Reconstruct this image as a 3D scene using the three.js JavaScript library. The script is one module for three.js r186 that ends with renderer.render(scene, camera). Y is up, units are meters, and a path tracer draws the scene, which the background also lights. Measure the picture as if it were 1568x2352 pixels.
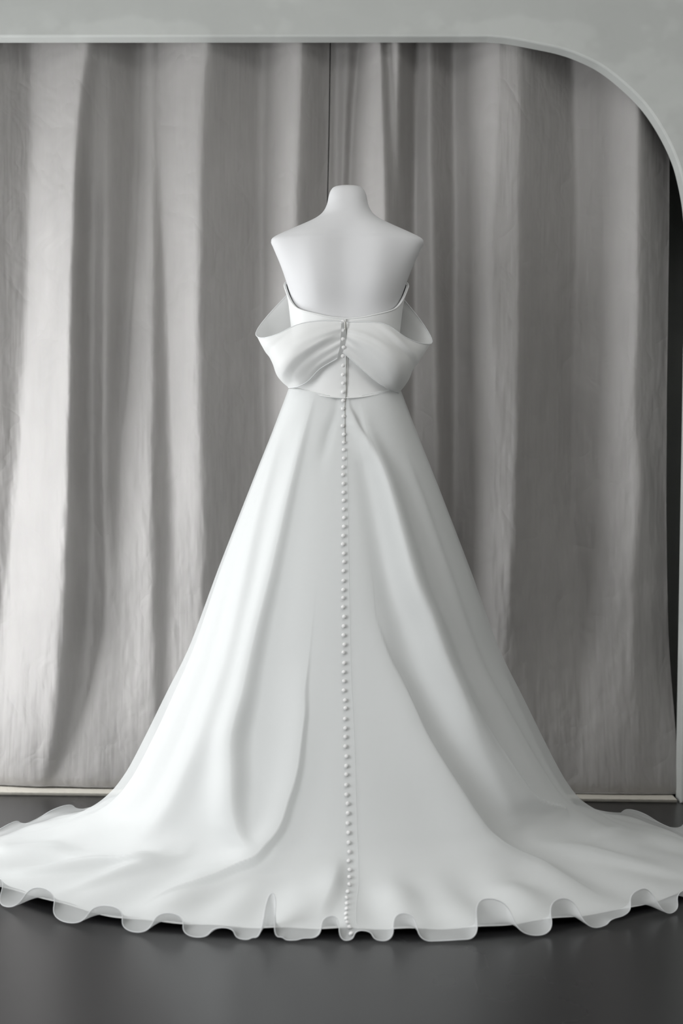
import * as THREE from 'three';
import { RoundedBoxGeometry } from 'three/addons/geometries/RoundedBoxGeometry.js';
import { RectAreaLightUniformsLib } from 'three/addons/lights/RectAreaLightUniformsLib.js';

// ---------------------------------------------------------------- camera, daylight, exposure
const scene = new THREE.Scene();
const FOCAL = 3600, EYE = new THREE.Vector3(0, 1.02, 4.045);
const camera = new THREE.PerspectiveCamera(2 * Math.atan(1176 / FOCAL) * 180 / Math.PI, 1568 / 2352, 0.05, 60);
camera.position.copy(EYE);
camera.rotation.set(-0.0384, 0, 0.006, 'YXZ');
camera.updateMatrixWorld(true);
camera.focus = 3.95; camera.userData.fStop = 2.6;

scene.background = new THREE.Color(0.62, 0.68, 0.74);
RectAreaLightUniformsLib.init();
// daylight through the two windows in the left wall: one beside the recess, one further back in the room
const WALLX = -1.8, SKY = 12;
const WINS = [{ z0: -0.52, z1: 0.06, y0: 0.02, y1: 1.9 }, { z0: 1.7, z1: 3.1, y0: 0.5, y1: 2.2 }];
for (const w of WINS) {
  const day = new THREE.RectAreaLight(new THREE.Color(0.992, 1.0, 1.008), SKY, w.z1 - w.z0, w.y1 - w.y0);
  day.name = 'window_daylight';
  day.position.set(WALLX + 0.01, (w.y0 + w.y1) / 2, (w.z0 + w.z1) / 2);
  day.lookAt(5, (w.y0 + w.y1) / 2, (w.z0 + w.z1) / 2);
  scene.add(day);
}
// the flat ceiling lamp over the middle of the room
const LAMP = { x: 0.5, z: 2.0, w: 2.2, d: 1.8, y: 2.9 };
const lamp = new THREE.RectAreaLight(new THREE.Color(1.0, 0.985, 0.96), 1.7, LAMP.w, LAMP.d);
lamp.name = 'ceiling_lamp_light';
lamp.position.set(LAMP.x, LAMP.y - 0.02, LAMP.z); lamp.lookAt(LAMP.x, 0, LAMP.z);
scene.add(lamp);
const EXPOSURE = 0.69;

// ---------------------------------------------------------------- helpers
const clamp = (v, a, b) => Math.min(b, Math.max(a, v));
const lerp = (a, b, t) => a + (b - a) * t;
const smooth = (a, b, v) => { const t = clamp((v - a) / (b - a), 0, 1); return t * t * (3 - 2 * t); };
const gauss = (t) => Math.exp(-t * t);
let seed = 7;
const rnd = () => { seed = (seed * 1664525 + 1013904223) >>> 0; return seed / 4294967296; };
function pchip(xs, ys, x) {                          // monotone cubic through a table
  const n = xs.length;
  if (x <= xs[0]) return ys[0];
  if (x >= xs[n - 1]) return ys[n - 1];
  let k = 0; while (x > xs[k + 1]) k++;
  const d = (i) => (ys[i + 1] - ys[i]) / (xs[i + 1] - xs[i]);
  const m = (i) => {
    if (i === 0) return d(0);
    if (i === n - 1) return d(n - 2);
    const a = d(i - 1), b = d(i); return a * b <= 0 ? 0 : 2 * a * b / (a + b);
  };
  const h = xs[k + 1] - xs[k], t = (x - xs[k]) / h, t2 = t * t, t3 = t2 * t;
  return (2 * t3 - 3 * t2 + 1) * ys[k] + (t3 - 2 * t2 + t) * h * m(k) + (3 * t2 - 2 * t3) * ys[k + 1] + (t3 - t2) * h * m(k + 1);
}
// a point of the place from the direction it was measured in and its own depth
const ray = new THREE.Vector3();
function at(px, py, z, slope = 0) {
  ray.set((px - 784) / FOCAL, (1176 - py) / FOCAL, -1).applyQuaternion(camera.quaternion);
  const t = (z + slope * EYE.x - EYE.z) / (ray.z - slope * ray.x);
  return new THREE.Vector3(EYE.x + ray.x * t, EYE.y + ray.y * t, EYE.z + ray.z * t);
}
function hash(x, y, s) { let h = (x * 374761393 + y * 668265263 + s * 362437) | 0; h = Math.imul(h ^ (h >>> 13), 1274126177); return ((h ^ (h >>> 16)) >>> 0) / 4294967296; }
function vnoise(x, y, wx, wy, s) {                    // tiling value noise
  const x0 = Math.floor(x), y0 = Math.floor(y), fx = x - x0, fy = y - y0, u = fx * fx * (3 - 2 * fx), v = fy * fy * (3 - 2 * fy);
  const m = (a, n) => ((a % n) + n) % n;
  const a = hash(m(x0, wx), m(y0, wy), s), b = hash(m(x0 + 1, wx), m(y0, wy), s), c = hash(m(x0, wx), m(y0 + 1, wy), s), d = hash(m(x0 + 1, wx), m(y0 + 1, wy), s);
  return lerp(lerp(a, b, u), lerp(c, d, u), v);
}
function fbm(u, v, fx, fy, oct, s) { let r = 0, a = 0.5, t = 0; for (let o = 0; o < oct; o++) { r += a * vnoise(u * fx, v * fy, fx, fy, s + o); t += a; a *= 0.55; fx *= 2; fy *= 2; } return r / t; }
function tex(n, fn, srgb, rx = 1, ry = 1) {
  const data = new Uint8Array(n * n * 4);
  for (let y = 0; y < n; y++) for (let x = 0; x < n; x++) {
    const c = fn(x / n, y / n), o = (y * n + x) * 4;
    for (let k = 0; k < 3; k++) data[o + k] = clamp(Math.round((Array.isArray(c) ? c[k] : c) * 255), 0, 255);
    data[o + 3] = 255;
  }
  const t = new THREE.DataTexture(data, n, n);
  t.wrapS = t.wrapT = THREE.RepeatWrapping; t.magFilter = THREE.LinearFilter; t.repeat.set(rx, ry);
  if (srgb) t.colorSpace = THREE.SRGBColorSpace;
  t.needsUpdate = true;
  return t;
}
const names = new Map();
function numbered(n) { const k = names.get(n) || 0; names.set(n, k + 1); return k ? `${n}_${String(k).padStart(3, '0')}` : n; }
function mesh(name, geometry, material, parent = scene) {
  const m = new THREE.Mesh(geometry, material);
  m.name = parent === scene ? numbered(name) : name;
  m.castShadow = m.receiveShadow = true;
  parent.add(m); return m;
}
function struct(name, geometry, material) { const m = mesh(name, geometry, material); m.userData.kind = 'structure'; return m; }
function thing(name, label, category, group) {
  const g = new THREE.Group(); g.name = numbered(name); g.userData = { label, category }; if (group) g.userData.group = group; scene.add(g); return g;
}
// a surface from a grid of points f(i, j); wrap joins the last column to the first
function sheet(nu, nv, f, wrap = false, uvf) {
  const pos = [], uv = [], idx = [], cols = wrap ? nu : nu + 1;
  for (let j = 0; j <= nv; j++) for (let i = 0; i < cols; i++) {
    const p = f(i / nu, j / nv); pos.push(p.x, p.y, p.z);
    const q = uvf ? uvf(i / nu, j / nv, p) : [p.x, p.y]; uv.push(q[0], q[1]);
  }
  for (let j = 0; j < nv; j++) for (let i = 0; i < nu; i++) {
    const a = j * cols + i, b = j * cols + (i + 1) % cols, c = a + cols, d = b + cols;
    idx.push(a, c, b, b, c, d);
  }
  const g = new THREE.BufferGeometry();
  g.setAttribute('position', new THREE.Float32BufferAttribute(pos, 3));
  g.setAttribute('uv', new THREE.Float32BufferAttribute(uv, 2));
  g.setIndex(idx); g.computeVertexNormals();
  return g;
}
function box(x0, x1, y0, y1, z0, z1, r = 0) {
  const g = r ? new RoundedBoxGeometry(x1 - x0, y1 - y0, z1 - z0, 3, r) : new THREE.BoxGeometry(x1 - x0, y1 - y0, z1 - z0);
  g.translate((x0 + x1) / 2, (y0 + y1) / 2, (z0 + z1) / 2); return g;
}

// ---------------------------------------------------------------- materials
const plasterTone = tex(512, (u, v) => {
  const a = fbm(u, v, 3, 4, 5, 11), b = fbm(u + 0.3, v, 7, 9, 4, 41), s = smooth(0.55, 0.72, b);
  const k = 0.78 + 0.06 * (a - 0.5) + 0.03 * s; return [k * 0.985, k * 1.0, k * 0.985];
}, true);
const plasterBump = tex(512, (u, v) => 0.7 * fbm(u, v, 4, 5, 4, 23) + 0.3 * smooth(0.3, 0.75, fbm(u, v, 9, 5, 3, 57)), false);
const M = {
  plaster: new THREE.MeshStandardMaterial({ map: plasterTone, bumpMap: plasterBump, bumpScale: 0.0025, roughness: 0.75 }),
  room: new THREE.MeshStandardMaterial({ color: 0xdcdbd8, roughness: 0.9 }),
  floor: new THREE.MeshStandardMaterial({ color: new THREE.Color(0.017, 0.017, 0.018), roughness: 0.3, roughnessMap: tex(512, (u, v) => 0.85 + 0.15 * fbm(u, v, 6, 6, 5, 71), false) }),
  ledge: new THREE.MeshStandardMaterial({ color: new THREE.Color(0.66, 0.63, 0.56), roughness: 0.95, bumpMap: tex(256, (u, v) => fbm(u, v, 40, 40, 3, 5), false, 6, 6), bumpScale: 0.003 }),
  form: new THREE.MeshPhysicalMaterial({ color: new THREE.Color(0.68, 0.685, 0.695), roughness: 0.62, sheen: 0.3, sheenRoughness: 0.6 }),
  pole: new THREE.MeshStandardMaterial({ color: 0x9a9a9a, metalness: 0.9, roughness: 0.35 }),
  satin: new THREE.MeshPhysicalMaterial({ color: new THREE.Color(0.79, 0.80, 0.795), roughness: 0.48 }),
  organza: new THREE.MeshPhysicalMaterial({ color: new THREE.Color(0.80, 0.82, 0.82), roughness: 0.6, transparent: true, opacity: 0.52, side: THREE.DoubleSide }),
  swag: new THREE.MeshPhysicalMaterial({ color: new THREE.Color(0.82, 0.83, 0.825), roughness: 0.6, transparent: true, opacity: 0.8, side: THREE.DoubleSide }),
  hem: new THREE.MeshStandardMaterial({ color: new THREE.Color(0.84, 0.86, 0.87), roughness: 0.6, transparent: true, opacity: 0.8 }),
  button: new THREE.MeshPhysicalMaterial({ color: new THREE.Color(0.82, 0.82, 0.815), roughness: 0.45 }),
  zip: new THREE.MeshStandardMaterial({ color: new THREE.Color(0.35, 0.35, 0.33), roughness: 0.6 }),
  zipMetal: new THREE.MeshStandardMaterial({ color: new THREE.Color(0.6, 0.6, 0.57), roughness: 0.3, metalness: 0.8 }),
  frame: new THREE.MeshStandardMaterial({ color: 0xe6e6e4, roughness: 0.5 }),
  glass: new THREE.MeshPhysicalMaterial({ color: 0xffffff, transmission: 1, thickness: 0, roughness: 0.0, ior: 1.5 }),
};
// fine weave, vertical streaks and shallow creases of the cloth
const curtainBump = tex(1024, (u, v) => {
  const weave = fbm(u, v, 160, 12, 2, 91), streak = fbm(u + 0.05 * fbm(u, v, 3, 6, 2, 9), v, 22, 3, 4, 31);
  const w = fbm(u + 0.12 * fbm(u, v, 5, 7, 3, 3), v + 0.1 * fbm(u, v, 6, 4, 3, 13), 14, 10, 4, 63), crease = 1 - Math.abs(2 * w - 1);
  return 0.15 * weave + 0.5 * streak + 0.35 * Math.pow(crease, 2);
}, false);
const curtainTone = tex(512, (u, v) => { const k = 0.625 + 0.05 * (fbm(u, v, 24, 4, 4, 17) - 0.5) + 0.05 * (fbm(u, v, 6, 5, 4, 77) - 0.5); return [k * 1.012, k * 0.998, k * 0.988]; }, true);
M.curtain = new THREE.MeshPhysicalMaterial({ map: curtainTone, bumpMap: curtainBump, bumpScale: 0.005, roughness: 0.6, metalness: 0.08, side: THREE.DoubleSide });

// ---------------------------------------------------------------- the room
const TURN = 0.0244;                                   // the back wall stands a little nearer on the right
const WALLZ = -0.52, CURTZ = -0.645, SIDE = 3.2, REAR = 6.2, TOP = 2.95;
struct('floor', box(WALLX - 0.2, SIDE + 0.2, -0.12, 0, -1.35, REAR + 0.2), M.floor);
struct('ceiling', box(WALLX - 0.2, SIDE + 0.2, TOP, TOP + 0.15, -1.35, REAR + 0.2), M.room);
struct('wall_right', box(SIDE, SIDE + 0.2, 0, TOP, -1.35, REAR + 0.2), M.room);
struct('wall_rear', box(WALLX - 0.2, SIDE, 0, TOP, REAR, REAR + 0.2), M.room);
{ // left wall with two window openings
  const s = new THREE.Shape(); s.moveTo(-1.35, 0); s.lineTo(REAR, 0); s.lineTo(REAR, TOP); s.lineTo(-1.35, TOP); s.closePath();
  for (const w of WINS) { const h = new THREE.Path(); h.moveTo(w.z0, w.y0); h.lineTo(w.z0, w.y1); h.lineTo(w.z1, w.y1); h.lineTo(w.z1, w.y0); h.closePath(); s.holes.push(h); }
  const g = new THREE.ExtrudeGeometry(s, { depth: 0.2, bevelEnabled: false }); g.rotateY(-Math.PI / 2); g.translate(WALLX, 0, 0);
  struct('wall_left', g, M.room);
  WINS.forEach((q, nth) => {
    const w = new THREE.Group(); w.name = `window_${nth + 1}`; w.userData.kind = 'structure'; scene.add(w);
    const fx0 = WALLX - 0.16, fx1 = WALLX - 0.1, n = nth ? 2 : 1, f = 0.05;
    mesh('window_frame', box(fx0, fx1, q.y0, q.y0 + f, q.z0, q.z1), M.frame, w);
    mesh('window_frame', box(fx0, fx1, q.y1 - f, q.y1, q.z0, q.z1), M.frame, w);
    for (let k = 0; k <= n; k++) { const z = lerp(q.z0, q.z1 - f, k / n); mesh('window_frame', box(fx0, fx1, q.y0 + f, q.y1 - f, z, z + f), M.frame, w); }
    for (let k = 0; k < n; k++) { const z0 = lerp(q.z0, q.z1 - f, k / n) + f, z1 = lerp(q.z0, q.z1 - f, (k + 1) / n); const p = new THREE.PlaneGeometry(z1 - z0, q.y1 - q.y0 - 2 * f); p.rotateY(Math.PI / 2); p.translate((fx0 + fx1) / 2, (q.y0 + q.y1) / 2, (z0 + z1) / 2); mesh('pane', p, M.glass, w); }
  });
}
{ // back wall: plaster, with a wide opening whose upper corners are rounded
  const arc = [[1120, 84], [1166, 88], [1227, 99], [1288, 112], [1329, 126], [1380, 151], [1431, 190], [1482, 241], [1523, 302], [1554, 368], [1568, 420], [1577, 470], [1582, 530], [1583, 600]].map(([x, y]) => at(x, y, WALLZ, TURN));
  const curve = new THREE.CatmullRomCurve3(arc).getPoints(90), jamb = curve[90].x, top = curve[0].y, mid = (jamb - 1.66) / 2;
  const s = new THREE.Shape(); s.moveTo(WALLX, 0);
  s.lineTo(2 * mid - jamb, 0);
  for (let k = 90; k >= 0; k--) s.lineTo(2 * mid - curve[k].x, curve[k].y);
  for (let k = 0; k <= 90; k++) s.lineTo(curve[k].x, curve[k].y);
  s.lineTo(jamb - 0.004, 0); s.lineTo(SIDE, 0); s.lineTo(SIDE, TOP); s.lineTo(WALLX, TOP); s.closePath();
  const g = new THREE.ExtrudeGeometry(s, { depth: 0.06, bevelEnabled: true, bevelThickness: 0.006, bevelSize: 0.006, bevelOffset: -0.006, bevelSegments: 2, curveSegments: 8 });
  g.translate(0, 0, WALLZ - 0.066);
  const uvs = g.attributes.uv, p = g.attributes.position; for (let i = 0; i < p.count; i++) { uvs.setXY(i, p.getX(i) * 0.9, p.getY(i) * 0.9); p.setZ(i, p.getZ(i) + TURN * p.getX(i)); }
  g.computeVertexNormals();
  struct('wall_back', g, M.plaster);
  // the recess behind the curtains
  struct('wall_recess', box(WALLX, SIDE, 0, TOP, -1.15, -1.0), M.plaster);
  const t = box(2 * mid - jamb + 0.01, at(1556, 1835, WALLZ, TURN).x, 0, 0.0105, -0.98 - WALLZ, 0.0, 0.004);
  const q = t.attributes.position; for (let i = 0; i < q.count; i++) q.setZ(i, q.getZ(i) + WALLZ - 0.004 + TURN * q.getX(i));
  struct('trim_1', t, M.ledge);
}

{ // ceiling lamp, out of the picture
  const t = thing('ceiling_light', 'flat white panel lamp mounted on the ceiling of the room', 'lamp');
  const { x, z, w, d, y } = LAMP, e = 0.03;
  for (const q of [[x - w / 2 - e, x + w / 2 + e, z - d / 2 - e, z - d / 2], [x - w / 2 - e, x + w / 2 + e, z + d / 2, z + d / 2 + e], [x - w / 2 - e, x - w / 2, z - d / 2, z + d / 2], [x + w / 2, x + w / 2 + e, z - d / 2, z + d / 2]]) mesh('lamp_frame', box(q[0], q[1], y - 0.01, TOP, q[2], q[3]), M.frame, t);
  mesh('lamp_diffuser', box(x - w / 2, x + w / 2, y, y + 0.01, z - d / 2, z + d / 2), new THREE.MeshStandardMaterial({ color: 0xffffff, emissive: new THREE.Color(1, 0.985, 0.96), emissiveIntensity: 0.6 }), t);
}

// ---------------------------------------------------------------- the two curtains
const ROWS = [90, 300, 500, 700, 920, 1130, 1340, 1580, 1700, 1810];
const leftFolds = [                                    // per fold line: where it runs at each row, how far it stands forward at each row (metres)
  { x: [-420], z: [-.04] }, { x: [-330], z: [.05] }, { x: [-240], z: [-.045] },
  { x: [-80, -85, -90, -95, -105, -120, -140, -160, -170, -180], z: [.03, .03, .02, .015, .01, .0, -.01, -.01, -.01, -.01] },
  { x: [64, 66, 58, 52, 40, 22, 4, -18, -28, -36], z: [-.05, -.05, -.05, -.05, -.05, -.05, -.05, -.048, -.045, -.04] },
  { x: [214, 188, 182, 176, 172, 168, 160, 145, 134, 106], z: [.045, .05, .055, .06, .06, .06, .06, .05, .035, .006] },
  { x: [240, 212, 205, 205, 205, 205, 202, 188, 165, 122], z: [.02, .01, -.005, -.01, -.015, -.022, -.028, -.022, -.012, -.004] },
  { x: [262, 250, 248, 247, 244, 238, 250, 255, 240, 215], z: [.005, .005, .008, .012, .012, .006, .0, .0, .0, .004] },
  { x: [310, 308, 302, 288, 276, 272, 274, 268, 262, 255], z: [-.05, -.05, -.045, -.035, -.028, -.018, -.004, .002, .0, .002] },
  { x: [346, 350, 351, 352, 352, 351, 354, 360, 362, 362], z: [-.022, -.02, -.014, -.006, .004, .018, .034, .036, .026, .012] },
  { x: [357, 358, 366, 376, 380, 382, 384, 384, 384, 384], z: [-.03, -.03, -.03, -.026, -.018, -.008, .008, .012, .012, .004] },
  { x: [482, 466, 462, 458, 460, 465, 468, 470, 470, 470], z: [.045, .045, .045, .044, .044, .044, .046, .048, .046, .03] },
  { x: [600, 597, 597, 598, 602, 606, 608, 610, 610, 610], z: [-.045] },
  { x: [694, 688, 682, 678, 676, 676, 676, 676, 676, 676], z: [.035] },
  { x: [757, 754, 750, 748, 748, 748, 748, 748, 748, 748], z: [-.03] },
];
const rightFolds = [
  { x: [759.5, 756.5, 752.5, 751.5, 751.5, 751.5, 751.5, 751.5, 751.5, 751.5], z: [-.02] },
  { x: [768, 772, 772, 772, 772, 772, 772, 772, 772, 772], z: [-.03] },
  { x: [800, 792, 786, 786, 786, 786, 786, 786, 786, 786], z: [-.012] },
  { x: [826, 806, 800, 800, 800, 800, 800, 800, 800, 800], z: [-.03] },
  { x: [872, 878, 884, 888, 890, 890, 890, 890, 890, 890], z: [.03, .035, .04] },
  { x: [886, 898, 906, 910, 910, 910, 910, 910, 910, 910], z: [.012, .018, .02] },
  { x: [916, 912, 918, 920, 920, 920, 920, 920, 920, 920], z: [.03, .024, .005, 0] },
  { x: [954, 954, 953, 952, 948, 946, 946, 946, 946, 946], z: [-.038] },
  { x: [987, 987, 992, 996, 1001, 1006, 1010, 1010, 1010, 1010], z: [-.006] },
  { x: [1044, 1046, 1049, 1048, 1047, 1046, 1050, 1050, 1050, 1050], z: [-.055] },
  { x: [1140, 1136, 1130, 1128, 1140, 1150, 1140, 1140, 1140, 1140], z: [.03, .03, .022, .018, .018, .018, .015] },
  { x: [1190, 1191, 1188, 1187, 1184, 1178, 1168, 1160, 1155, 1150], z: [.036, .036, .036, .036, .036, .034, .03, .02, .014, .01] },
  { x: [1322, 1328, 1331, 1328, 1323, 1322, 1330, 1334, 1320, 1300], z: [-.05, -.05, -.05, -.05, -.045, -.045, -.035, -.02, -.01, .0] },
  { x: [1462, 1460, 1460, 1460, 1452, 1465, 1450, 1450, 1450, 1450], z: [.03, .03, .03, .028, .025, .025, .02, .014, .008, .004] },
  { x: [1546, 1544, 1542, 1538, 1534, 1533, 1535, 1542, 1546, 1552], z: [-.03, -.03, -.025, -.02, -.015, -.015, -.012, -.012, -.01, -.008] },
];
function curtain(folds, label, nx, amp, hangs) {
  const y0 = 0.0145, y1 = 2.55, nxs = nx, nys = 150, rowY = ROWS;
  const pick = (a, k) => a[Math.min(k, a.length - 1)];
  const hAt = (py) => EYE.y + (1038 - py) * (EYE.z - CURTZ) / FOCAL;
  const rowH = rowY.map(hAt).reverse();
  const grid = [];
  for (let j = 0; j <= nys; j++) {
    const h = lerp(y0, y1, j / nys), xs = [], zs = [];
    for (const f of folds) {
    if (f.veil && !veil) continue;
      const px = pchip(rowH, rowY.map((_, k) => pick(f.x, k)).reverse(), h), dz = pchip(rowH, rowY.map((_, k) => pick(f.z, k)).reverse(), h);
      const py = 1038 - (h - EYE.y) * FOCAL / (EYE.z - CURTZ);
      xs.push(at(px, py, CURTZ, TURN).x); zs.push(dz);
    }
    const row = [];
    for (let i = 0; i <= nxs; i++) {
      const x = lerp(xs[0], xs[xs.length - 1], i / nxs);
      let k = 0; while (k < xs.length - 2 && x > xs[k + 1]) k++;
      const t = clamp((x - xs[k]) / (xs[k + 1] - xs[k]), 0, 1);
      row.push([x, amp * lerp(zs[k], zs[k + 1], 0.8 * t + 0.2 * t * t * (3 - 2 * t))]);
    }
    const sm = row.map((r, i) => { let s = 0, n = 0; for (let d = -6; d <= 6; d++) { const q = row[clamp(i + d, 0, nxs)]; const w = 7 - Math.abs(d); s += q[1] * w; n += w; } return s / n; });
    grid.push(row.map((r, i) => {
      const x = r[0];
      let z = sm[i];
      z += 0.006 * (fbm(x * 0.25 + 5, h * 0.25 + 2, 40, 9, 3, 5) - 0.5);
      z += 0.008 * (fbm(x * 0.25 + 5, h * 0.25 + 2, 120, 34, 3, 15) - 0.5) * smooth(1.9, 0.7, h);
      const foot = smooth(0.5, 0.0, h); z = lerp(z, z * 0.55 + 0.075, foot);                    // the heavy hem rests on the ledge
      z -= 0.010 * Math.pow(smooth(0.045, y0, h), 2);
      return new THREE.Vector3(x, h + (j === 0 ? 0.006 * (fbm(x * 0.25 + 3, 0.3, 14, 3, 2, 8) - 0.3) : 0), CURTZ + TURN * x + z);
    }));
  }
  const t = thing('curtain', label, 'curtain', hangs);
  mesh('curtain_panel', sheet(nxs, nys, (u, v) => grid[Math.round(v * nys)][Math.round(u * nxs)], false, (u, v, p) => [p.x * 0.8, p.y * 0.8]), M.curtain, t);
  const hemLine = grid[0].map((p) => new THREE.Vector3(p.x, p.y + 0.001, p.z));
  mesh('curtain_hem', new THREE.TubeGeometry(new THREE.CatmullRomCurve3(hemLine.filter((_, i) => i % 4 === 0)), 240, 0.0035, 6), M.curtain, t);
  return t;
}
curtain(leftFolds, 'brightly lit pale grey curtain, the lighter of the pair behind the wedding dress', 420, 1.2, 'grey curtains in the arched recess');
curtain(rightFolds, 'darker shaded grey curtain hanging below the rounded corner of the plaster opening', 420, 1.45, 'grey curtains in the arched recess');

// ---------------------------------------------------------------- the dress form
const FORM_X = 0.012;
const hF = (py) => EYE.y + (1038 - py) / 890, hB = (a, py) => EYE.y + (1038 - py) * (4.045 - 0.11 * Math.cos(a)) / 3600;
const formRows = [ // measured row, half width, back depth, front depth, middle in z
  [427, .001, .001, .001, -.038], [427.6, .022, .022, .024, -.038], [429.5, .034, .034, .036, -.038], [433, .040, .040, .042, -.037], [441, .0455, .046, .05, -.036], [452, .0492, .05, .054, -.033], [466, .0520, .053, .056, -.030], [480, .0575, .056, .058, -.026], [492, .0665, .0560, .06, -.022],
  [502, .0800, .0580, .064, -.018], [510, .0960, .0590, .068, -.014], [518, .1150, .0600, .072, -.011], [526, .1350, .0610, .075, -.008], [534, .1550, .0625, .078, -.005], [541, .1720, .0640, .08, -.003], [548, .1870, .0660, .082, -.002], [555, .1950, .0685, .085, 0], [562, .1955, .0710, .088, 0], [570, .1915, .0745, .092, 0],
  [585, .1840, .0800, .096, 0], [610, .1715, .0875, .104, 0], [640, .1585, .0935, .112, 0], [670, .1475, .0965, .12, 0], [700, .1390, .097, .125, 0], [735, .1340, .098, .126, 0], [780, .1290, .097, .122, 0], [830, .1250, .095, .112, 0], [890, .1230, .094, .102, 0], [950, .140, .106, .105, 0], [1020, .160, .118, .105, 0], [1090, .168, .125, .1, 0], [1100, .160, .118, .095, 0], [1102, .02, .02, .02, 0],
].map((r) => [hF(r[0]), ...r.slice(1)]).reverse();
const formCol = (k) => formRows.map((r) => r[k]), fh = formCol(0);
const form = { w: (h) => pchip(fh, formCol(1), h), b: (h) => pchip(fh, formCol(2), h), f: (h) => pchip(fh, formCol(3), h), z: (h) => pchip(fh, formCol(4), h) };
function formPoint(a, h, grow = 0) {                   // a = 0 faces the viewer (the back of the figure)
  const w = form.w(h) + grow, s = Math.sin(a), c = Math.cos(a), d = (c > 0 ? form.b(h) : form.f(h)) + grow;
  const e = 0.93, x = w * Math.sign(s) * Math.pow(Math.abs(s), e);
  let z = d * Math.sign(c) * Math.pow(Math.abs(c), e);
  if (c > 0) {
    const up = smooth(1.28, 1.4, h) * smooth(1.63, 1.54, h);
    z += c * up * (0.012 * gauss((Math.abs(x + 0.004) - 0.085) / 0.05) * smooth(1.34, 1.46, h) - 0.012 * gauss((x - 0.004) / 0.05));
  } else z += c * 0.03 * gauss((Math.abs(x) - 0.075) / 0.045) * gauss((h - 1.37) / 0.07);
  const lean = pchip([1.1, 1.35, 1.6, 1.7], [0, 0.0, 0.003, 0.003], h);
  return new THREE.Vector3(FORM_X + lean + x - 0.004, h, form.z(h) + z);
}
{
  const t = thing('dress_form', 'off-white headless dress form with bare neck and shoulders above the strapless dress', 'mannequin');
  const hs = [];
  for (let k = 0; k < fh.length - 1; k++) { const n = Math.max(2, Math.ceil((fh[k + 1] - fh[k]) / 0.006)); for (let q = 0; q < n; q++) hs.push(lerp(fh[k], fh[k + 1], q / n)); }
  hs.push(fh[fh.length - 1]); hs.reverse();
  mesh('body', sheet(160, hs.length - 1, (u, v) => formPoint(u * 2 * Math.PI, hs[Math.round(v * (hs.length - 1))]), true), M.form, t);
  const pole = new THREE.CylinderGeometry(0.016, 0.016, 0.96, 20); pole.translate(FORM_X, 0.5, 0); mesh('stand_pole', pole, M.pole, t);
  const prof = [[0, 0], [.17, 0], [.175, .004], [.172, .01], [.06, .018], [.03, .03], [.02, .05], [0, .05]].map(([x, y]) => new THREE.Vector2(x, y));
  const base = new THREE.LatheGeometry(prof, 40); base.translate(FORM_X, 0, 0); mesh('stand_base', base, M.pole, t);
}

// ---------------------------------------------------------------- the wedding dress
const dress = thing('wedding_dress', 'white off-shoulder wedding dress with covered buttons down its back and a ruffled train', 'dress');
const D2R = Math.PI / 180;
// skirt: one profile per direction (0 = towards the viewer, the back of the dress, positive = right)
const H0 = [1.18, 1.06, .95, .725, .5, .389, .276, .164, .108, .06, .03, .016, .012];
const rSide = [.140, .186, .230, .315, .393, .442, .495, .556, .602], rBack = [.104, .150, .195, .280, .358, .405, .456, .512, .548], rFront = [.100, .135, .170, .230, .290, .320, .350, .380, .400];
const hemA = [-180, -150, -125, -108, -96, -85, -70, -55, -40, -20, 0, 20, 40, 55, 70, 85, 98, 109, 125, 150, 180];
const hemR = [.47, .60, .765, .86, .905, .985, 1.02, .965, .92, .852, .812, .852, .90, .955, 1.0, .975, .915, .845, .72, .58, .47];
const knots = H0.map((_, i) => i);
function profile(a) {                                  // radii and heights at the 13 knots
  const s2 = Math.sin(a) ** 2, end = Math.cos(a) > 0 ? rBack : rFront;
  const R = pchip(hemA, hemR, a / D2R), r = [];
  for (let i = 0; i < 9; i++) r.push(lerp(end[i], rSide[i], s2));
  for (const q of [.2, .45, .76, 1]) r.push(r[8] + (R - r[8]) * q);
  const dip = 0.024 * Math.pow(Math.max(0, Math.cos(a)), 3), h = H0.map((v, i) => v - (i < 4 ? dip * (1 - i / 4) : 0));
  return { r, h };
}
// folds: a crest line (direction in degrees against knot), its height, and its width on either side in degrees
const folds = [];
const fold = (line, amp, wl, wr, veil = false) => folds.push({ k: line.map((p) => p[0]), a: line.map((p) => p[1]), amp, wl, wr, veil });   // veil: a fold of the organza alone
fold([[.75, 21], [1.75, 25.5], [2.5, 28], [3.1, 30], [3.55, 34], [4.35, 38], [5.4, 41], [6.25, 44.5], [7.1, 48]], [.010, .026, .039, .046, .05, .048, .038, .026, .012], 4, 9);
fold([[1, 12], [2.5, 18], [3.1, 21], [3.6, 25], [4.35, 29], [5.4, 33], [6.2, 37]], [-.003, -.008, -.010, -.010, -.009, -.006, -.002], 7, 4);
fold([[.2, 4.5], [.55, 11], [1.05, 18], [1.6, 20.5]], [.005, .013, .012, 0], 8, 3);
fold([[3.4, 13], [3.7, 16], [4.2, 20.5], [5.25, 24.5], [6, 28], [6.65, 31.5], [8.15, 36.5], [9.1, 43], [10.25, 45.5]], [.001, .004, .009, .016, .022, .024, .024, .018, .008], 11, 4);
fold([[3.4, 13], [3.7, 16], [4.2, 20.5], [5.25, 24.5], [6, 28], [6.65, 31.5], [8.15, 36.5], [9.1, 43], [10.25, 45.5]], [.002, .006, .010, .014, .016, .016, .014, .01, .004], 6, 0.7, true);
fold([[4.75, 41.5], [5.6, 46.5], [6.3, 51], [6.75, 54.5], [7.4, 65]], [.003, .012, .018, .018, .01], 6, 0.8, true);
fold([[2, 52], [4, 56], [6, 62], [7.5, 68], [9, 74]], [.006, .012, .016, .014, .006], 7, 4);
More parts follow.
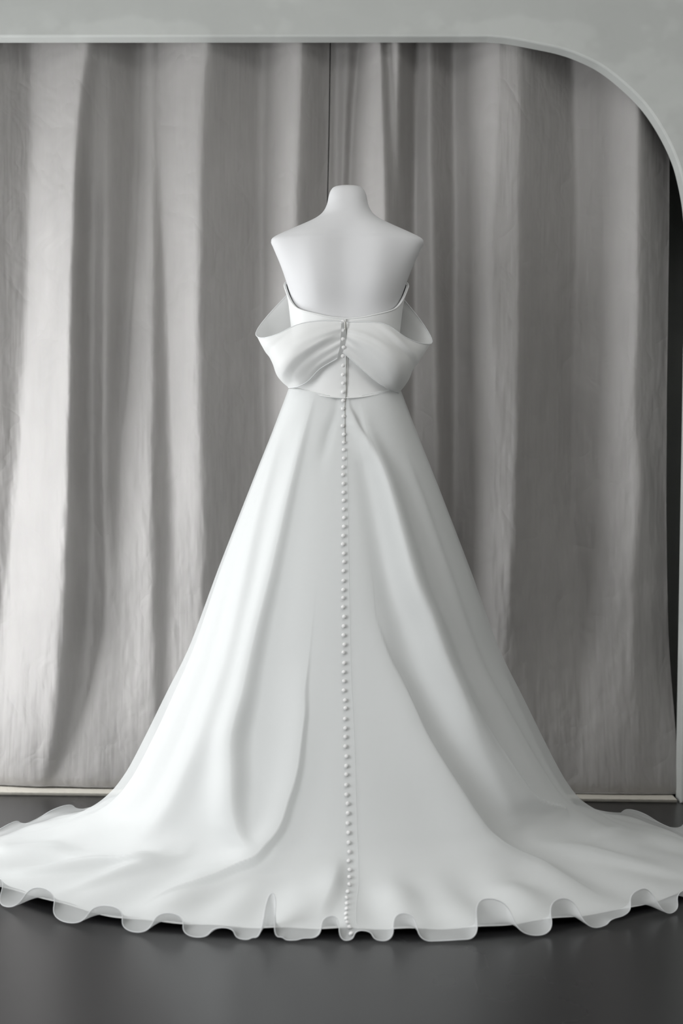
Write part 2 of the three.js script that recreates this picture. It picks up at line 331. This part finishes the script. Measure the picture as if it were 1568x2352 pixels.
fold([[3.7, -14], [4.15, -14], [4.95, -13], [5.8, -13], [6.2, -13.5], [6.55, -14.5], [7.05, -15.5], [7.85, -18], [8.45, -20], [8.9, -24.5], [9.55, -29.5], [10.4, -35]], [.0, .002, .004, .006, .007, .008, .010, .012, .012, .011, .008, .004], 8, 4);
fold([[3.7, -14], [4.15, -14], [4.95, -13], [5.8, -13], [6.2, -13.5], [6.55, -14.5], [7.05, -15.5], [7.85, -18], [8.45, -20], [8.9, -24.5], [9.55, -29.5], [10.4, -35]], [.002, .006, .012, .017, .019, .021, .022, .022, .02, .017, .012, .004], 7, 0.7, true);
fold([[.65, -38], [2.1, -36.5], [3, -35.5], [3.55, -36], [4.55, -35], [5.35, -34.5], [6.25, -31], [7.15, -27.5], [8.1, -23.5]], [.006, .012, .017, .022, .030, .037, .038, .026, .006], 8, 2.6);
fold([[1, -64.5], [2.3, -58], [3.2, -51], [3.85, -49], [5.4, -48], [6.8, -49.5], [8.55, -54.5]], [.003, .006, .009, .011, .014, .015, .01], 7, 5);
fold([[1.65, -79], [2.75, -69], [3.6, -65], [5.1, -63], [6.55, -64], [8, -70]], [.002, .004, .007, .010, .012, .008], 6, 5);
fold([[8.6, -44], [9.05, -46], [9.5, -53], [10.45, -61], [11, -65.5]], [.006, .019, .023, .019, .009], 5, 2.2);
fold([[8.4, -39], [9, -43], [9.6, -46], [10.7, -49.5]], [.005, .016, .019, .009], 4, 1.8);
fold([[8.2, 50], [9, 57], [9.8, 62], [10.8, 66]], [.006, .02, .023, .01], 2.2, 5);
fold([[8.6, 66], [9.2, 74], [10, 80], [10.9, 84]], [.005, .019, .022, .009], 3, 5);
fold([[8, -2.2], [8.6, -2.5], [9.25, -3], [10.25, -4.5], [10.9, -5]], [.003, .016, .024, .016, .004], 5, 2.2);
fold([[9.2, -62], [9.8, -70], [10.6, -76], [11, -79]], [.004, .014, .016, .006], 5, 3);
fold([[9.6, -27], [10.2, -30], [10.9, -31]], [.003, .01, .004], 5, 3);
fold([[9.4, 30], [10, 33], [10.8, 35]], [.003, .012, .004], 4, 5);
fold([[8.8, 9], [9.6, 10], [10.4, 11]], [.003, .012, .004], 5, 6);
fold([[.3, -10.5], [.85, -17], [1.55, -19.5]], [-.006, -.008, -.003], 5, 5);
function foldLift(a, s, veil) {
  const deg = a / D2R; let d = 0;
  for (const f of folds) {
    if (f.veil && !veil) continue;
    const k0 = f.k[0], k1 = f.k[f.k.length - 1];
    const on = smooth(k0 - 0.8, k0 + 0.5, s) * smooth(k1 + 0.6, k1 - 0.4, s); if (on <= 0) continue;
    const A = typeof f.amp === 'number' ? f.amp : pchip(f.k, f.amp, s), t = deg - pchip(f.k, f.a, s);
    const w = t < 0 ? f.wl : f.wr; if (Math.abs(t) > w * 3) continue;
    d += A * on * gauss(t / w);
  }
  const grow = smooth(0.3, 7, s);
  d += grow * 0.003 * (Math.cos(9 * a + 1.2) + 0.7 * Math.cos(14 * a + 4.1 + 0.15 * s)) * smooth(0.25, 0.7, Math.abs(a));
  d += 0.004 * smooth(8, 10, s) * Math.cos(31 * a + 2 * Math.sin(3 * a)) * smooth(12, 10.5, s);
  return d;
}
function skirtPoint(a, s, lift) {
  const p = profile(a), e = 0.02;
  const r = pchip(knots, p.r, s), h = pchip(knots, p.h, s);
  let tr = pchip(knots, p.r, Math.min(12, s + e)) - pchip(knots, p.r, Math.max(0, s - e)), th = pchip(knots, p.h, Math.min(12, s + e)) - pchip(knots, p.h, Math.max(0, s - e));
  const l = Math.hypot(tr, th) || 1; tr /= l; th /= l;
  const d = foldLift(a, s, lift > 0) + lift, R = r - th * d, H = Math.max(0.005 + lift, h + tr * d);
  const shift = FORM_X - 0.006 + 0.001 * s;
  return new THREE.Vector3(shift + R * Math.sin(a), H, R * Math.cos(a));
}
const LINING = 11.35;
const NA = 720;
const angleOf = (u) => { const t = u * 2 - 1; return Math.PI * (0.72 * t + 0.28 * t * t * t); };
mesh('skirt', sheet(NA, 230, (u, v) => skirtPoint(angleOf(u), LINING * v, 0), false, (u, v) => [u * 4, v * 2]), M.satin, dress);
// organza layer over the skirt, longer than it, its edge rippling
const waves = [[-52.5, 0], [-46.6, .052], [-40.7, 0], [-34.8, .042], [-30.2, 0], [-25.9, .04], [-21.5, 0], [-17.8, .02], [-14.6, 0], [-13.2, .004], [-11.6, .085], [-10, .006], [-8.3, 0], [-5.5, .004], [-2.3, .044], [-.2, 0], [2.1, .018], [5.2, 0], [8.3, .05], [12, 0], [17, .002], [20.8, .074], [27.6, 0], [32.4, .062], [36.8, 0], [40.5, .012], [46.3, .056], [49.5, 0], [53.5, .035]];
for (const sgn of [-1, 1]) { let t = sgn < 0 ? 52.5 : 53.5, up = sgn < 0; const run = []; while (t < 176) { const far = smooth(75, 95, t); t += 2.6 + 3.4 * rnd() + 2.2 * far; run.push([sgn * t, up ? (0.016 + 0.034 * rnd()) * (1 - 0.45 * far) : 0]); up = !up; } if (sgn < 0) waves.unshift(...run.reverse()); else waves.push(...run); }
const waveA = waves.map((w) => w[0]), waveH = waves.map((w) => w[1]);
function ruffle(a) {
  const deg = a / D2R; let k = 0; while (k < waveA.length - 2 && deg > waveA[k + 1]) k++;
  const w = waveA[k + 1] - waveA[k], t = clamp((deg - waveA[k]) / w, 0, 1), full = clamp(Math.abs(waveH[k + 1] - waveH[k]) / 0.04, 0, 1);
  return { h: lerp(waveH[k], waveH[k + 1], (1 - Math.cos(Math.PI * t)) / 2), turn: (0.07 + 0.06 * full) * Math.sin(2 * Math.PI * t) * w * D2R };
}
function organzaPoint(a, s) {
  const side = Math.pow(Math.abs(Math.sin(a)), 4), lift = 0.004 + 0.016 * side * smooth(2, 6, s) * smooth(11.5, 8.5, s);
  if (s <= LINING) return skirtPoint(a, s, lift);
  const e = (s - LINING) / (12 - LINING), ruf = ruffle(a), p0 = skirtPoint(a, LINING, lift);
  const R = pchip(hemA, hemR, a / D2R), r0 = Math.hypot(p0.x - FORM_X, p0.z), q = Math.pow(e, 1.35);
  const r = lerp(r0, R + 0.008 - 0.55 * ruf.h, e), b = a + ruf.turn * q;
  const y = lerp(p0.y, 0.004, smooth(0, 1, e)) + ruf.h * q;
  return new THREE.Vector3(FORM_X - 0.006 + 0.012 + r * Math.sin(b), Math.max(0.004, y), r * Math.cos(b));
}
const NV1 = 150, NV2 = 22;
mesh('organza_overskirt', sheet(1100, NV1 + NV2, (u, v) => { const j = v * (NV1 + NV2); return organzaPoint(angleOf(u), j <= NV1 ? LINING * j / NV1 : LINING + (12 - LINING) * (j - NV1) / NV2); }, false, (u, v) => [u * 4, v * 2]), M.organza, dress);
{
  const pts = []; for (let k = 0; k <= 1500; k++) pts.push(organzaPoint(angleOf(k / 1500), 12));
  mesh('hem_edge', new THREE.TubeGeometry(new THREE.CatmullRomCurve3(pts), 3000, 0.0010, 5), M.hem, dress);
}
// bodice: follows the form, higher at the sides than at the middle of the back
{
  const top = (a) => hB(a, pchip([0, .25, .5, .8, 1.0, 1.2, 1.38, 1.6, 2.2, 3.15], [733, 730, 724, 717, 711, 700, 684, 660, 645, 640], Math.abs(a))), bottom = (a) => 1.18 - 0.026 * Math.pow(Math.max(0, Math.cos(a)), 3);
  const nv = 50;
  mesh('bodice', sheet(200, nv + 2, (u, v) => {
    const a = (u * 2 - 1) * Math.PI, j = v * (nv + 2), t = clamp((j - 2) / nv, 0, 1), h = lerp(top(a), bottom(a), t);
    return formPoint(a, h, j < 1 ? 0.003 : j < 2 ? 0.0075 : 0.009 + 0.003 * smooth(0.75, 1, t));
  }), M.satin, dress);
  const edge = []; for (let k = 0; k <= 160; k++) { const a = (k / 160 * 2 - 1) * Math.PI; edge.push(formPoint(a, top(a), 0.008)); }
  mesh('neckline_binding', new THREE.TubeGeometry(new THREE.CatmullRomCurve3(edge), 320, 0.0022, 6), M.satin, dress);
  const seam = []; for (let k = 0; k <= 160; k++) { const a = (k / 160 * 2 - 1) * Math.PI; seam.push(formPoint(a, bottom(a) + 0.001, 0.0135)); }
  mesh('waist_seam', new THREE.TubeGeometry(new THREE.CatmullRomCurve3(seam), 320, 0.0022, 6), M.satin, dress);
}
// the draped off-shoulder sleeves: gathered at the middle of the back, looped round each side
const sleeves = {
  left: [
    [[784, 738, .117], [783, 755, .122], [782, 775, .124], [780, 797, .122], [774, 824, .116]],
    [[735, 737, .117], [732, 765, .134], [730, 792, .139], [728, 822, .132], [735, 847, .115]],
    [[685, 745, .108], [680, 780, .132], [675, 815, .142], [682, 850, .13], [706, 876, .108]],
    [[636, 768, .085], [634, 800, .102], [640, 835, .113], [655, 862, .105], [682, 888, .092]],
    [[600, 776, .045], [614, 806, .056], [627, 836, .060], [640, 864, .054], [664, 890, .05]],
    [[588, 764, .0], [610, 802, .0], [626, 832, .0], [640, 864, .0], [664, 890, .0]],
    [[612, 728, -.05], [625, 765, -.06], [640, 810, -.06], [660, 862, -.06], [675, 890, -.055]],
    [[668, 668, -.085], [680, 710, -.1], [690, 770, -.11], [700, 840, -.1], [705, 890, -.09]],
  ],
  right: [
    [[795, 740, .117], [797, 757, .122], [796, 774, .124], [792, 794, .123], [787, 809, .12]],
    [[850, 740, .117], [848, 766, .134], [846, 790, .139], [840, 818, .132], [828, 845, .116]],
    [[890, 747, .108], [895, 785, .132], [895, 815, .142], [890, 847, .13], [860, 873, .108]],
    [[935, 777, .085], [935, 805, .102], [932, 832, .113], [918, 864, .105], [888, 891, .092]],
    [[975, 790, .045], [962, 816, .056], [949, 844, .060], [936, 872, .054], [914, 901, .05]],
    [[992, 782, 0], [970, 812, 0], [950, 841, 0], [936, 872, 0], [914, 901, 0]],
    [[965, 735, -.05], [950, 770, -.06], [935, 815, -.06], [915, 865, -.06], [905, 899, -.055]],
    [[914, 672, -.085], [905, 715, -.1], [895, 775, -.11], [885, 845, -.1], [880, 897, -.09]],
  ],
};
function cr(p0, p1, p2, p3, t) { const t2 = t * t, t3 = t2 * t; return new THREE.Vector3(...['x', 'y', 'z'].map((c) => 0.5 * (2 * p1[c] + (p2[c] - p0[c]) * t + (2 * p0[c] - 5 * p1[c] + 4 * p2[c] - p3[c]) * t2 + (3 * p1[c] - p0[c] - 3 * p2[c] + p3[c]) * t3))); }
function along(list, t) { const n = list.length - 1, x = clamp(t, 0, 1) * n, k = Math.min(n - 1, Math.floor(x)), g = (i) => list[clamp(i, 0, n)]; return cr(g(k - 1), g(k), g(k + 1), g(k + 2), x - k); }
for (const [side, table] of Object.entries(sleeves)) {
  const cols = table.map((c) => c.map(([x, y, z]) => at(x, y, z)));
  const nu = 150, nv = 70, m = side === 'left' ? 0.35 : 0.1;
  const point = (u, v) => {
    const p = along(cols.map((c) => along(c, v)), u);
    const out = new THREE.Vector3(p.x - FORM_X, 0, p.z).normalize();
    const spread = smooth(0, 0.12, u) * smooth(0.62, 0.4, u) , edge = smooth(0, 0.16, v) * smooth(1, 0.86, v);
    const w = (v - 0.95 * u) * 1.45 + m, f = w - Math.floor(w), pleat = f < 0.8 ? smooth(0, 0.8, f) : 1 - smooth(0.8, 1, f);
    let d = 0.010 * (pleat - 0.45) * edge * (0.35 + 0.65 * spread);
    d += 0.0014 * Math.sin((v - 0.4 * u) * 30 + 2 * m) * edge * smooth(0.4, 0.05, u);
    return p.addScaledVector(out, d);
  };
  const g = sheet(nu, nv, point, false, (u, v) => [u, v]);
  const s = mesh('draped_sleeve', g, M.swag, dress);
  for (const v of [0, 1]) { const e = []; for (let k = 0; k <= 80; k++) e.push(point(k / 80, v)); mesh('sleeve_edge', new THREE.TubeGeometry(new THREE.CatmullRomCurve3(e), 160, 0.0013, 5), M.hem, s); }
}
// closing at the middle of the back: zip, then covered buttons down to the end of the train
const backLine = [];
{
  const drift = (s) => pchip([0, 3, 5, 7, 8, 9, 10, 11, 11.6, 12], [-.25, .0, .5, 1.0, 1.1, .95, .3, .1, .6, .7], s) * D2R;
  for (let k = 0; k <= 40; k++) backLine.push(formPoint(-0.035, lerp(hB(0, 741), 1.16, k / 40), 0.016 + 0.008 * smooth(0, .25, k / 40) * smooth(.8, .5, k / 40)));
  for (let k = 1; k <= 500; k++) { const s = 12 * k / 500 * 0.997; const p = organzaPoint(drift(s), s); p.z += 0.0; if (p.y < 1.155) backLine.push(p.setX(p.x - 0.003)); }
  const cum = [0]; for (let k = 1; k < backLine.length; k++) cum.push(cum[k - 1] + backLine[k].distanceTo(backLine[k - 1]));
  const total = cum[cum.length - 1], n = 73;
  const cap = [[0, .0042], [.0018, .0040], [.0036, .0031], [.0048, .0014], [.005, .0004], [.0042, -.0006], [.0016, -.001], [.0014, -.004], [0, -.004]].map(([x, y]) => new THREE.Vector2(x, y));
  const cg = new THREE.LatheGeometry(cap.reverse(), 18);
  for (let k = 0; k < n; k++) {
    const d = total * (k + (k ? (rnd() - 0.5) * 0.16 : 0)) / (n - 0.6); let i = 0; while (i < cum.length - 2 && cum[i + 1] < d) i++;
    const p = backLine[i].clone().lerp(backLine[i + 1], clamp((d - cum[i]) / (cum[i + 1] - cum[i]), 0, 1));
    const tan = backLine[Math.min(i + 3, backLine.length - 1)].clone().sub(backLine[Math.max(i - 3, 0)]).normalize();
    const nor = new THREE.Vector3(1, 0, 0).cross(tan).normalize(); if (nor.z + nor.y < 0) nor.negate();
    const b = mesh('covered_button', cg, M.button, dress);
    b.position.copy(p).addScaledVector(nor, 0.0035); b.position.x += (rnd() - 0.5) * 0.003;
    nor.x += (rnd() - 0.62) * 0.9; nor.y += (rnd() - 0.5) * 0.5; nor.normalize();
    b.quaternion.setFromUnitVectors(new THREE.Vector3(0, 1, 0), nor);
  }
  const seam = []; for (let k = 0; k <= 120; k++) { const q = lerp(1.2, 11.2, k / 120), r0 = Math.hypot(organzaPoint(0, q).x, organzaPoint(0, q).z); const p = organzaPoint(drift(q) + lerp(0.006, 0.018, smooth(1, 6, q)) / r0, q); p.y += 0.0004; seam.push(p); }
  mesh('back_seam', new THREE.TubeGeometry(new THREE.CatmullRomCurve3(seam), 300, 0.0007, 5), M.organza, dress);
  const zl = []; for (let k = 0; k <= 30; k++) { const h = lerp(hB(0, 735), hF(1000), k / 30); zl.push(h > 1.16 ? formPoint(0.01, h, 0.014) : organzaPoint(0.006, lerp(0.2, 1, (1.16 - h) / (1.16 - hF(1000))))); }
  mesh('zipper', new THREE.TubeGeometry(new THREE.CatmullRomCurve3(zl), 60, 0.0013, 5), M.zip, dress);
  const zp = at(793, 748, 0.128), pull = new RoundedBoxGeometry(0.0045, 0.02, 0.002, 2, 0.0008); pull.translate(zp.x, zp.y, zp.z); mesh('zipper_pull', pull, M.zipMetal, dress);
}

// ---------------------------------------------------------------- hand over
const partLabels = { organza_overskirt: 'sheer white organza layer with a rippling hem', zipper: 'thin grey zipper', zipper_pull: 'small metal zipper pull', draped_sleeve: 'draped translucent organza sleeve', stand_pole: 'metal stand pole' };
scene.traverse((o) => { if (partLabels[o.name]) o.userData.label = partLabels[o.name]; });
scene.traverse((o) => { if (o.isLight) o.castShadow = true; });
const renderer = new THREE.WebGLRenderer({ antialias: true });
renderer.shadowMap.enabled = true;
renderer.toneMapping = THREE.LinearToneMapping;
renderer.toneMappingExposure = EXPOSURE;
renderer.render(scene, camera);
